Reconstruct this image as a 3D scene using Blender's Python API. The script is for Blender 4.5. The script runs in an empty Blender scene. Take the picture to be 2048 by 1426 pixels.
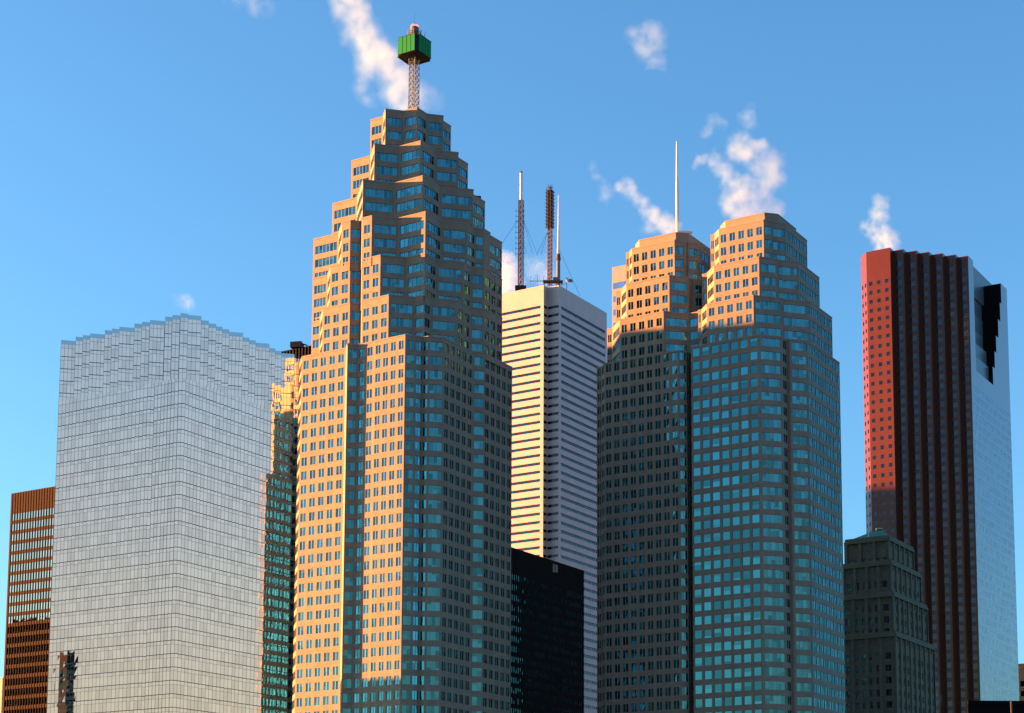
import bpy, math, random, json
from mathutils import Vector
random.seed(7)
scene = bpy.context.scene
R_ = math.radians

# ------------------------------------------------------------------ camera
cam_d = bpy.data.cameras.new("camera"); cam = bpy.data.objects.new("camera", cam_d)
scene.collection.objects.link(cam); scene.camera = cam
CAM_Z, PITCH = 10.0, 7.16
cam.location = (0, 0, CAM_Z); cam.rotation_euler = (R_(90 + PITCH), 0, 0)
cam_d.sensor_width = 36.0; cam_d.lens = 3517.0 / 2048.0 * 36.0
cam_d.shift_x = (1024 - 1170) / 2048.0; cam_d.shift_y = (1368 - 713) / 2048.0
cam_d.clip_start = 1.0; cam_d.clip_end = 20000.0

# ------------------------------------------------------------------ sky, sun, exposure
SUN_EL, SUN_AZ = 6.0, -81.0          # azimuth from +Y, clockwise
world = bpy.data.worlds.new("World"); scene.world = world; world.use_nodes = True
wn = world.node_tree; wn.nodes.clear()
sky = wn.nodes.new("ShaderNodeTexSky"); sky.sky_type = 'NISHITA'; sky.sun_disc = False
sky.sun_elevation = R_(SUN_EL); sky.sun_rotation = R_(SUN_AZ)
sky.air_density = 1.0; sky.dust_density = 1.2; sky.ozone_density = 3.0; sky.altitude = 100
bg = wn.nodes.new("ShaderNodeBackground"); bg.inputs["Strength"].default_value = 0.09
wo = wn.nodes.new("ShaderNodeOutputWorld")
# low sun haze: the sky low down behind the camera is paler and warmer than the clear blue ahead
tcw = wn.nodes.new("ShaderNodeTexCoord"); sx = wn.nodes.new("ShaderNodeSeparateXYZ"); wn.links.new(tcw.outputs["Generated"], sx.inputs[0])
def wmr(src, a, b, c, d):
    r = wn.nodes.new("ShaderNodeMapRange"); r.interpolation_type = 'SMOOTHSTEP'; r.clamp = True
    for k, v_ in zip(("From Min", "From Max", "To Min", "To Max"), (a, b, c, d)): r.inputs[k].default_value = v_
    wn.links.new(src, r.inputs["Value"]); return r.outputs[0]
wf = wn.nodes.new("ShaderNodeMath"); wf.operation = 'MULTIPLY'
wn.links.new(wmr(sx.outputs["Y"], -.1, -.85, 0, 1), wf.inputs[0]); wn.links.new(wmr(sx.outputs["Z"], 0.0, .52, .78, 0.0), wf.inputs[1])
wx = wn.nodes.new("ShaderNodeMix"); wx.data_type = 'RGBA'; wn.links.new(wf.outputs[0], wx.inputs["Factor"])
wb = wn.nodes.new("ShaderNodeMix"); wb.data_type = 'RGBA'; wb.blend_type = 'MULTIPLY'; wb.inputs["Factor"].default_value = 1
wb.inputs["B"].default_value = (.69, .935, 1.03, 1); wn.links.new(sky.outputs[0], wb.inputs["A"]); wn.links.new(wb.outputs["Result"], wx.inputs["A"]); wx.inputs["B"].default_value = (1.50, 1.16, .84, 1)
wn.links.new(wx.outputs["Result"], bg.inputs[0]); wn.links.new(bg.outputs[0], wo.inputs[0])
sd = bpy.data.lights.new("sun", 'SUN'); sun = bpy.data.objects.new("sun", sd); scene.collection.objects.link(sun)
sd.energy = 5.0; sd.angle = R_(0.5); sd.color = (1.5, 0.53, 0.16)
to_sun = Vector((math.sin(R_(SUN_AZ)) * math.cos(R_(SUN_EL)), math.cos(R_(SUN_AZ)) * math.cos(R_(SUN_EL)), math.sin(R_(SUN_EL))))
sun.rotation_euler = to_sun.to_track_quat('Z', 'Y').to_euler()
scene.view_settings.view_transform = 'Standard'; scene.view_settings.look = 'None'
scene.view_settings.exposure = 2.43; scene.view_settings.gamma = 1.0
scene.cycles.volume_bounces = 2
scene.cycles.max_bounces = 8

# ------------------------------------------------------------------ directions of the street grid
_A = R_(30.3)
U = (math.sin(_A), math.cos(_A)); V = (-U[1], U[0])
E = ((U[0] - V[0]) / 2 ** .5, (U[1] - V[1]) / 2 ** .5); D = ((U[0] + V[0]) / 2 ** .5, (U[1] + V[1]) / 2 ** .5)
def add2(p, d, s): return (p[0] + d[0] * s, p[1] + d[1] * s)

# ------------------------------------------------------------------ materials
def new_mat(name):
    m = bpy.data.materials.new(name); m.use_nodes = True; m.node_tree.nodes.clear()
    return m, m.node_tree.nodes, m.node_tree.links
def out(n, l, sh):
    o = n.new("ShaderNodeOutputMaterial"); l.new(sh, o.inputs["Surface"])
def mathn(n, l, op, a, b=None):
    x = n.new("ShaderNodeMath"); x.operation = op
    for i, s in enumerate((a, b)):
        if s is None: continue
        if isinstance(s, (int, float)): x.inputs[i].default_value = s
        else: l.new(s, x.inputs[i])
    return x.outputs[0]

def stone(name, col, var=.10, joint=(1.5, 1.2), jdark=.86, rough=.75, spec=.3, streak=.1, fres=0):
    m, n, l = new_mat(name)
    p = n.new("ShaderNodeBsdfPrincipled"); p.inputs["Roughness"].default_value = rough
    p.inputs["Specular IOR Level"].default_value = spec
    uv = n.new("ShaderNodeUVMap"); uv.uv_map = "UVMap"
    geo = n.new("ShaderNodeNewGeometry")
    br = n.new("ShaderNodeTexBrick"); br.offset = 0.0; br.inputs["Scale"].default_value = 1.0
    br.inputs["Brick Width"].default_value = joint[0]; br.inputs["Row Height"].default_value = joint[1]
    br.inputs["Mortar Size"].default_value = .035; br.inputs["Mortar Smooth"].default_value = .3
    br.inputs["Color1"].default_value = (1, 1, 1, 1); br.inputs["Color2"].default_value = (1 - var, 1 - var, 1 - var * .9, 1)
    br.inputs["Mortar"].default_value = (jdark, jdark, jdark, 1)
    l.new(uv.outputs[0], br.inputs["Vector"])
    no = n.new("ShaderNodeTexNoise"); no.inputs["Scale"].default_value = .09; no.inputs["Detail"].default_value = 4
    l.new(geo.outputs["Position"], no.inputs["Vector"])
    mp = n.new("ShaderNodeMapping"); mp.inputs["Scale"].default_value = (1.1, .05, 1)
    l.new(uv.outputs[0], mp.inputs["Vector"])
    st = n.new("ShaderNodeTexNoise"); st.inputs["Scale"].default_value = 1.0; st.inputs["Detail"].default_value = 3
    l.new(mp.outputs[0], st.inputs["Vector"])
    f = mathn(n, l, 'ADD', mathn(n, l, 'MULTIPLY', no.outputs["Fac"], var * 1.6), 1 - var * .8)
    f2 = mathn(n, l, 'ADD', mathn(n, l, 'MULTIPLY', st.outputs["Fac"], streak * 2), 1 - streak)
    f = mathn(n, l, 'MULTIPLY', f, f2)
    mx = n.new("ShaderNodeMix"); mx.data_type = 'RGBA'; mx.blend_type = 'MULTIPLY'; mx.inputs["Factor"].default_value = 1
    mx.inputs["A"].default_value = (*col, 1); l.new(br.outputs["Color"], mx.inputs["B"])
    vm = n.new("ShaderNodeVectorMath"); vm.operation = 'SCALE'
    l.new(mx.outputs["Result"], vm.inputs[0]); l.new(f, vm.inputs["Scale"])
    l.new(vm.outputs[0], p.inputs["Base Color"])
    if fres:
        g = n.new("ShaderNodeBsdfGlossy"); g.inputs["Roughness"].default_value = .06; g.inputs["Color"].default_value = (.9, .92, .95, 1)
        fr = n.new("ShaderNodeFresnel"); fr.inputs["IOR"].default_value = fres
        ms = n.new("ShaderNodeMixShader"); l.new(fr.outputs[0], ms.inputs[0]); l.new(p.outputs[0], ms.inputs[1]); l.new(g.outputs[0], ms.inputs[2])
        out(n, l, ms.outputs[0])
    else: out(n, l, p.outputs[0])
    return m

def glass(name, tint, body, refl=.6, rough=.015, vary=.5, ior=1.9):
    """coated window glass: tinted mirror reflection over a dark room; every pane differs a little"""
    m, n, l = new_mat(name)
    at = n.new("ShaderNodeAttribute"); at.attribute_name = "rnd"; at.attribute_type = 'GEOMETRY'
    g = n.new("ShaderNodeBsdfGlossy"); g.inputs["Roughness"].default_value = rough; g.inputs["Color"].default_value = (*tint, 1)
    d = n.new("ShaderNodeBsdfDiffuse")
    vm = n.new("ShaderNodeVectorMath"); vm.operation = 'SCALE'; vm.inputs[0].default_value = body
    l.new(mathn(n, l, 'ADD', mathn(n, l, 'MULTIPLY', at.outputs["Fac"], 2 * vary), 1 - vary), vm.inputs["Scale"])
    l.new(vm.outputs[0], d.inputs["Color"])
    fr = n.new("ShaderNodeFresnel"); fr.inputs["IOR"].default_value = ior
    fac = mathn(n, l, 'ADD', mathn(n, l, 'MULTIPLY', fr.outputs[0], 1 - refl), mathn(n, l, 'ADD', mathn(n, l, 'MULTIPLY', at.outputs["Fac"], refl * vary * .6), refl * (1 - vary * .3)))
    fac = mathn(n, l, 'MINIMUM', fac, 1.0)
    ms = n.new("ShaderNodeMixShader"); l.new(fac, ms.inputs[0]); l.new(d.outputs[0], ms.inputs[1]); l.new(g.outputs[0], ms.inputs[2])
    out(n, l, ms.outputs[0]); return m

def plain(name, col, rough=.5, metal=0.0, emit=None, es=1.0, noise=.12, nscale=.6):
    m, n, l = new_mat(name)
    p = n.new("ShaderNodeBsdfPrincipled"); p.inputs["Roughness"].default_value = rough; p.inputs["Metallic"].default_value = metal
    p.inputs["Specular IOR Level"].default_value = .1 if rough >= .55 else .5
    geo = n.new("ShaderNodeNewGeometry")
    no = n.new("ShaderNodeTexNoise"); no.inputs["Scale"].default_value = nscale; no.inputs["Detail"].default_value = 4
    l.new(geo.outputs["Position"], no.inputs["Vector"])
    vm = n.new("ShaderNodeVectorMath"); vm.operation = 'SCALE'; vm.inputs[0].default_value = col
    l.new(mathn(n, l, 'ADD', mathn(n, l, 'MULTIPLY', no.outputs["Fac"], 2 * noise), 1 - noise), vm.inputs["Scale"])
    l.new(vm.outputs[0], p.inputs["Base Color"])
    if emit: p.inputs["Emission Color"].default_value = (*emit, 1); p.inputs["Emission Strength"].default_value = es
    out(n, l, p.outputs[0]); return m

M = {}
M['granite'] = stone("pink_grey_granite", (.238, .206, .150), .15, jdark=.80, streak=.12)
M['granite_b'] = stone("grey_granite", (.230, .206, .156), .15, jdark=.80, streak=.12)
M['coping'] = plain("granite_coping", (.25, .215, .18), .7)
M['glass'] = glass("teal_window_glass", (.065, .31, .35), (.003, .020, .026), .60, .015, 1.3)
M['blind'] = glass("window_glass_with_blind", (.08, .35, .38), (.022, .085, .095), .45, .03, 1.0)
M['frame'] = plain("pale_aluminium", (.34, .36, .36), .35, .3)
M['roof'] = plain("roof_gravel", (.16, .15, .14), .9)
M['lamp'] = plain("office_lamp", (.9, .85, .7), .5, emit=(1, .93, .75), es=1.6)
M['mirror'] = glass("silver_mirror_glass", (1.0, .85, .71), (.18, .15, .12), .92, .012, .40, 2.2)
M['mirror_cap'] = glass("blue_parapet_glass", (.55, .80, .86), (.10, .24, .30), .62, .02, .2)
M['mirror_frame'] = plain("dark_mullion", (.13, .135, .14), .4, .4)
M['white'] = stone("white_steel_cladding", (.40, .385, .365), .08, (3.8, 3.785), .90, .45, .4, .05)
M['white_glass'] = glass("grey_ribbon_glass", (.20, .19, .20), (.012, .01, .01), .4)
M['black_glass'] = glass("black_glass", (.20, .21, .21), (.004, .005, .005), .08, .03)
M['red'] = stone("polished_red_granite", (.078, .018, .005), .10, (1.5, 1.86), .9, .5, .08, .04, fres=1.38)
M['red_side'] = stone('polished_red_granite_side', (.10, .022, .008), .06, (1.5, 3.73), .9, .3, .3, .03, fres=1.48)
M['side_glass'] = glass('flush_side_glass', (.58, .62, .68), (.03, .045, .06), .42, .02, .5)
M['red_glass'] = glass("grey_flush_glass", (.10, .105, .12), (.006, .01, .012), .42)
M['black'] = plain("black_painted_steel", (.006, .006, .006), .85)
M['bronze'] = plain("bronze_steel", (.010, .006, .004), .8, 0)
M['bronze_spandrel'] = plain("bronze_spandrel", (.020, .0085, .003), .8, 0)
M['bronze_glass'] = glass("bronze_glass", (.50, .50, .44), (.01, .008, .006), .6)
M['teal_black_glass'] = glass("dark_office_glass", (.16, .28, .27), (.022, .048, .048), .30)
M['oldstone'] = stone("weathered_limestone", (.14, .15, .108), .22, (1.2, .6), .86, .85, .2, .14)
M['oldglass'] = glass("old_sash_glass", (.55, .65, .7), (.02, .03, .035), .45, .03, 1.2)
M['copper'] = plain("verdigris_copper", (.04, .20, .15), .6)
M['steel'] = plain("galvanised_steel", (.11, .14, .16), .6, 0)
M['darksteel'] = plain("dark_steel", (.035, .03, .03), .6)
M['whitepaint'] = plain("white_painted_steel", (.6, .56, .52), .4)
M['redpaint'] = plain("faded_red_paint", (.10, .065, .065), .6)
M['green'] = plain("green_panel", (.003, .20, .055), .6, noise=.06, nscale=.3)
M['redlamp'] = plain("red_beacon", (.5, .02, .02), .4, emit=(1, .09, .07), es=1.1)
M['orange_wall'] = stone("orange_brick", (.52, .26, .12), .12)
M['darkroof'] = plain("dark_metal_roof", (.004, .004, .005), .95)
M['tan'] = stone("tan_cladding", (.5, .42, .28))
M['fin'] = plain('weathered_fin', (.045, .042, .038), .6)
M['notch'] = plain('notch_painted_sky_reflection', (.10, .135, .16), .35)  # sky reflection of the polished granite, painted in as a grey-blue tone
M['pale'] = stone("pale_panel", (.24, .24, .26), .05, (1.6, 40), .9)
M['pale_glass'] = glass("pale_blue_glass", (.5, .62, .78), (.03, .06, .1), .6)
M['asphalt'] = plain("asphalt", (.05, .05, .052), .9)
M['pavement'] = stone("concrete_paving", (.32, .31, .29), .1, (1.2, 1.2))
M['sign_gold'] = plain("dull_gold_sign", (.10, .085, .02), .5)

# ------------------------------------------------------------------ mesh building
class MB:
    def __init__(s): s.v = []; s.f = []; s.m = []; s.uv = []; s.r = []; s.slots = []
    def slot(s, mat):
        if mat not in s.slots: s.slots.append(mat)
        return s.slots.index(mat)
    def face(s, pts, mat, uv=None, r=.5):
        k = len(s.v); s.v += pts; s.f.append(tuple(range(k, k + len(pts)))); s.m.append(s.slot(mat)); s.r.append(r)
        s.uv.append(uv if uv else [(p[0] + p[1], p[2]) for p in pts])
    def box(s, c, sx, sy, sz, mat, rot=0.0):
        """box standing on c (centre of its bottom)"""
        ca, sa = math.cos(rot), math.sin(rot)
        P = lambda x, y, z: (c[0] + x * ca - y * sa, c[1] + x * sa + y * ca, c[2] + z)
        x, y = sx / 2, sy / 2
        b = [P(-x, -y, 0), P(x, -y, 0), P(x, y, 0), P(-x, y, 0)]; t = [P(-x, -y, sz), P(x, -y, sz), P(x, y, sz), P(-x, y, sz)]
        for i in range(4):
            j = (i + 1) % 4; s.face([b[i], b[j], t[j], t[i]], mat)
        s.face(t, mat); s.face(b[::-1], mat)
    def tube(s, a, b, r0, r1=None, n=6, mat='steel', cap=True):
        r1 = r0 if r1 is None else r1
        a, b = Vector(a), Vector(b); w = (b - a).normalized()
        x = w.orthogonal().normalized(); y = w.cross(x)
        A = [tuple(a + (x * math.cos(2 * math.pi * i / n) + y * math.sin(2 * math.pi * i / n)) * r0) for i in range(n)]
        Bv = [tuple(b + (x * math.cos(2 * math.pi * i / n) + y * math.sin(2 * math.pi * i / n)) * r1) for i in range(n)]
        for i in range(n):
            j = (i + 1) % n; s.face([A[i], A[j], Bv[j], Bv[i]], mat)
        if cap: s.face(Bv, mat); s.face(A[::-1], mat)
    def add(s, o):
        k = len(s.v); s.v += o.v; s.f += [tuple(i + k for i in f) for f in o.f]; s.m += [s.slot(o.slots[i]) for i in o.m]; s.uv += o.uv; s.r += o.r
    def build(s, name, root=None, origin=None):
        me = bpy.data.meshes.new(name); o0 = origin or (root.location if root else (0, 0, 0))
        me.from_pydata([(a - o0[0], b - o0[1], c - o0[2]) for a, b, c in s.v], [], s.f)
        for mt in s.slots: me.materials.append(M[mt])
        me.polygons.foreach_set("material_index", s.m)
        uvl = me.uv_layers.new(name="UVMap"); uvl.data.foreach_set("uv", [c for f in s.uv for p in f for c in p])
        at = me.attributes.new("rnd", 'FLOAT', 'FACE'); at.data.foreach_set("value", s.r)
        me.update()
        ob = bpy.data.objects.new(name, me); scene.collection.objects.link(ob)
        if root: ob.parent = root
        else: ob.location = o0
        return ob
def thing(name, label, cat, loc, group=None):
    o = bpy.data.objects.new(name, None); scene.collection.objects.link(o); o.location = loc; o.empty_display_size = 5
    o["label"] = label; o["category"] = cat
    if group: o["group"] = group
    return o
def tag(o, label, cat, group=None):
    o["label"] = label; o["category"] = cat
    if group: o["group"] = group

CT, ST = math.cos(R_(PITCH)), math.sin(R_(PITCH))
def project(x, y, z):
    zc = y * CT + (z - CAM_Z) * ST; yc = -y * ST + (z - CAM_Z) * CT
    return 1170 + 3517 * x / zc, 1368 - 3517 * yc / zc, zc

class Seg:
    """one vertical wall plane, p0 -> p1 from left to right as seen from outside"""
    def __init__(s, p0, p1, s0=0.0):
        s.p0 = p0; s.L = math.hypot(p1[0] - p0[0], p1[1] - p0[1]) or 1e-6
        s.t = ((p1[0] - p0[0]) / s.L, (p1[1] - p0[1]) / s.L); s.n = (s.t[1], -s.t[0]); s.s0 = s0
    def P(s, a, z, off=0.0): return (s.p0[0] + s.t[0] * a + s.n[0] * off, s.p0[1] + s.t[1] * a + s.n[1] * off, z)
    def quad(s, mb, a0, a1, z0, z1, mat, off=0.0, r=.5):
        if a1 - a0 < 1e-4 or z1 - z0 < 1e-4: return
        mb.face([s.P(a0, z0, off), s.P(a1, z0, off), s.P(a1, z1, off), s.P(a0, z1, off)], mat,
                [(a0 + s.s0, z0), (a1 + s.s0, z0), (a1 + s.s0, z1), (a0 + s.s0, z1)], r)
    def slab(s, mb, a0, a1, z0, z1, o0, o1, mat):
        """box from offset o0 to o1"""
        q = lambda a, z, o: s.P(a, z, o)
        mb.face([q(a0, z0, o1), q(a1, z0, o1), q(a1, z1, o1), q(a0, z1, o1)], mat)
        mb.face([q(a0, z0, o0), q(a0, z0, o1), q(a0, z1, o1), q(a0, z1, o0)], mat)
        mb.face([q(a1, z0, o1), q(a1, z0, o0), q(a1, z1, o0), q(a1, z1, o1)], mat)
        mb.face([q(a0, z1, o1), q(a1, z1, o1), q(a1, z1, o0), q(a0, z1, o0)], mat)
        mb.face([q(a0, z0, o0), q(a1, z0, o0), q(a1, z0, o1), q(a0, z0, o1)], mat)

def spans(L, kind, pitch):
    if kind == 'R':
        return [(min(.7, L * .12), L - min(.45, L * .1), max(1, round(L / 1.35)))] if L > 1.0 else []
    if kind == 'S':
        return [(min(.45, L * .15), L - min(.3, L * .1), max(1, round(L / 1.4)))] if L > .9 else []
    if kind in ('P', 'W', 'I', 'O', 'T', 'F'):
        w = {'P': .62, 'W': .80, 'I': .74, 'O': .42, 'T': .6, 'F': .42}[kind]
        n = max(1, round(L / pitch)); q = L / n
        return [(q * i + q * (1 - w) / 2, q * i + q * (1 + w) / 2, 1 if kind in ('F', 'T', 'I') else 2) for i in range(n)]
    return []

def window(seg, a0, a1, zb, zt, panes, gl, bl, fr, depth, mull=.09, blinds=.45, tilt=.013, split=False):
    mb = MB(); w = (a1 - a0) / panes
    for i in range(panes):
        x0, x1 = a0 + w * i, a0 + w * (i + 1); r = random.random()
        q = [random.uniform(-tilt, tilt) for _ in range(4)]
        zs = zt
        if random.random() < blinds: zs = zt - (zt - zb) * random.choice((.25, .35, .5, .5, .7, .8))
        pt = lambda a, z, e: seg.P(a, z, -depth + e)
        f = (zs - zb) / (zt - zb); e0 = q[3] * f + q[0] * (1 - f); e1 = q[2] * f + q[1] * (1 - f)
        if zs > zb: mb.face([pt(x0, zb, q[0]), pt(x1, zb, q[1]), pt(x1, zs, e1), pt(x0, zs, e0)], gl, None, r)
        if zs < zt: mb.face([pt(x0, zs, e0), pt(x1, zs, e1), pt(x1, zt, q[2]), pt(x0, zt, q[3])], bl, None, random.random())
        if i: seg.slab(mb, x0 - mull / 2, x0 + mull / 2, zb, zt, -depth, -depth + .1, fr)
    return mb

def facade(wall, wins, seg, z0, z1, kind, h, g0, mat, gl='glass', bl='blind', fr='frame', lo=.27, hi=.87, depth=.28, pitch=2.62, top_blank=.2, blinds=.45, mull=.09, ztop_blank=0):
    sp = spans(seg.L, kind, pitch); zc = z0
    if sp:
        k = math.floor((z0 - g0) / h)
        while True:
            zb, zt = g0 + k * h + lo * h, g0 + k * h + hi * h; k += 1
            if zt > z1 - ztop_blank: break
            zb = max(zb, z0)
            if zt - zb < .25 * h: continue
            seg.quad(wall, 0, seg.L, zc, zb, mat); a = 0
            for a0, a1, n in sp:
                seg.quad(wall, a, a0, zb, zt, mat); a = a1
                for c in ([seg.P(a0, zb), seg.P(a1, zb), seg.P(a1, zb, -depth), seg.P(a0, zb, -depth)],
                          [seg.P(a0, zt, -depth), seg.P(a1, zt, -depth), seg.P(a1, zt), seg.P(a0, zt)],
                          [seg.P(a0, zb), seg.P(a0, zb, -depth), seg.P(a0, zt, -depth), seg.P(a0, zt)],
                          [seg.P(a1, zb, -depth), seg.P(a1, zb), seg.P(a1, zt), seg.P(a1, zt, -depth)]):
                    wall.face(c, mat)
                mb = window(seg, a0, a1, zb, zt, n, gl, bl, fr, depth, mull, blinds)
                c = seg.P((a0 + a1) / 2, (zb + zt) / 2)
                px, py, dd = project(*c)
                facing = -(seg.n[0] * c[0] + seg.n[1] * c[1]) / math.hypot(c[0], c[1])
                score = (a1 - a0) * (zt - zb) * facing / dd ** 2 if facing > 0 and -5 < px < 2053 and py < 1430 else 0
                wins.append((score, mb, c, seg, (a0, a1, zb, zt)))
            seg.quad(wall, a, seg.L, zb, zt, mat); zc = zt
    seg.quad(wall, 0, seg.L, zc, z1, mat)

def finish_windows(wins, root, blockers=(), name='window', limit=100):
    """the hundred that show largest become parts of their own, the rest one part"""
    wins.sort(key=lambda w: -w[0])
    n = 0; rest = MB(); top = []
    for w in wins:
        if w[0] > 0 and n < limit and not any(b(w[2]) for b in blockers):
            w[1].build(name, root); n += 1; top.append(w)
        else: rest.add(w[1])
    if rest.f:
        o = rest.build('window_panes', root); o["kind"] = "stuff"
    return top

def close_poly(pts):
    """the far side is the near side turned half round the middle"""
    cx, cy = (pts[0][0] + pts[-1][0]) / 2, (pts[0][1] + pts[-1][1]) / 2
    back = [(2 * cx - p[0], 2 * cy - p[1]) for p in pts[1:-1]]
    return list(pts) + back

def stepped(tiers, root, mat, h, g0, pitch, styl, front_wins, back_wins, coping='coping', lo=.27, hi=.87, blinds=.45):
    for t in tiers:
        wall = MB(); roof = MB(); cop = MB()
        pts = [tuple(p) for p in t['pts']]; n = len(pts); poly = close_poly(pts); s0 = 0
        for i in range(len(poly)):
            p0, p1 = poly[i], poly[(i + 1) % len(poly)]; seg = Seg(p0, p1, s0); s0 += seg.L
            if seg.L < .02: continue
            kind = t['sty'][i] if i < n - 1 else (t['sty'][i - n + 1] if i - n + 1 < len(t['sty']) else 'B')
            facade(wall, front_wins if i < n - 1 else back_wins, seg, t['z0'], t['z1'], kind, h, g0, mat, pitch=styl.get(kind, pitch), lo=lo, hi=hi, blinds=blinds, depth=.10 if kind == 'W' else .16)
            seg.slab(cop, -.05, seg.L + .05, t['z1'] - .05, t['z1'] + .3, -.45, .07, coping)
        roof.face([(p[0], p[1], t['z1'] - .02) for p in poly], 'roof')
        wall.build('wall', root); roof.build('roof', root); cop.build('parapet_coping', root)

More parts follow.
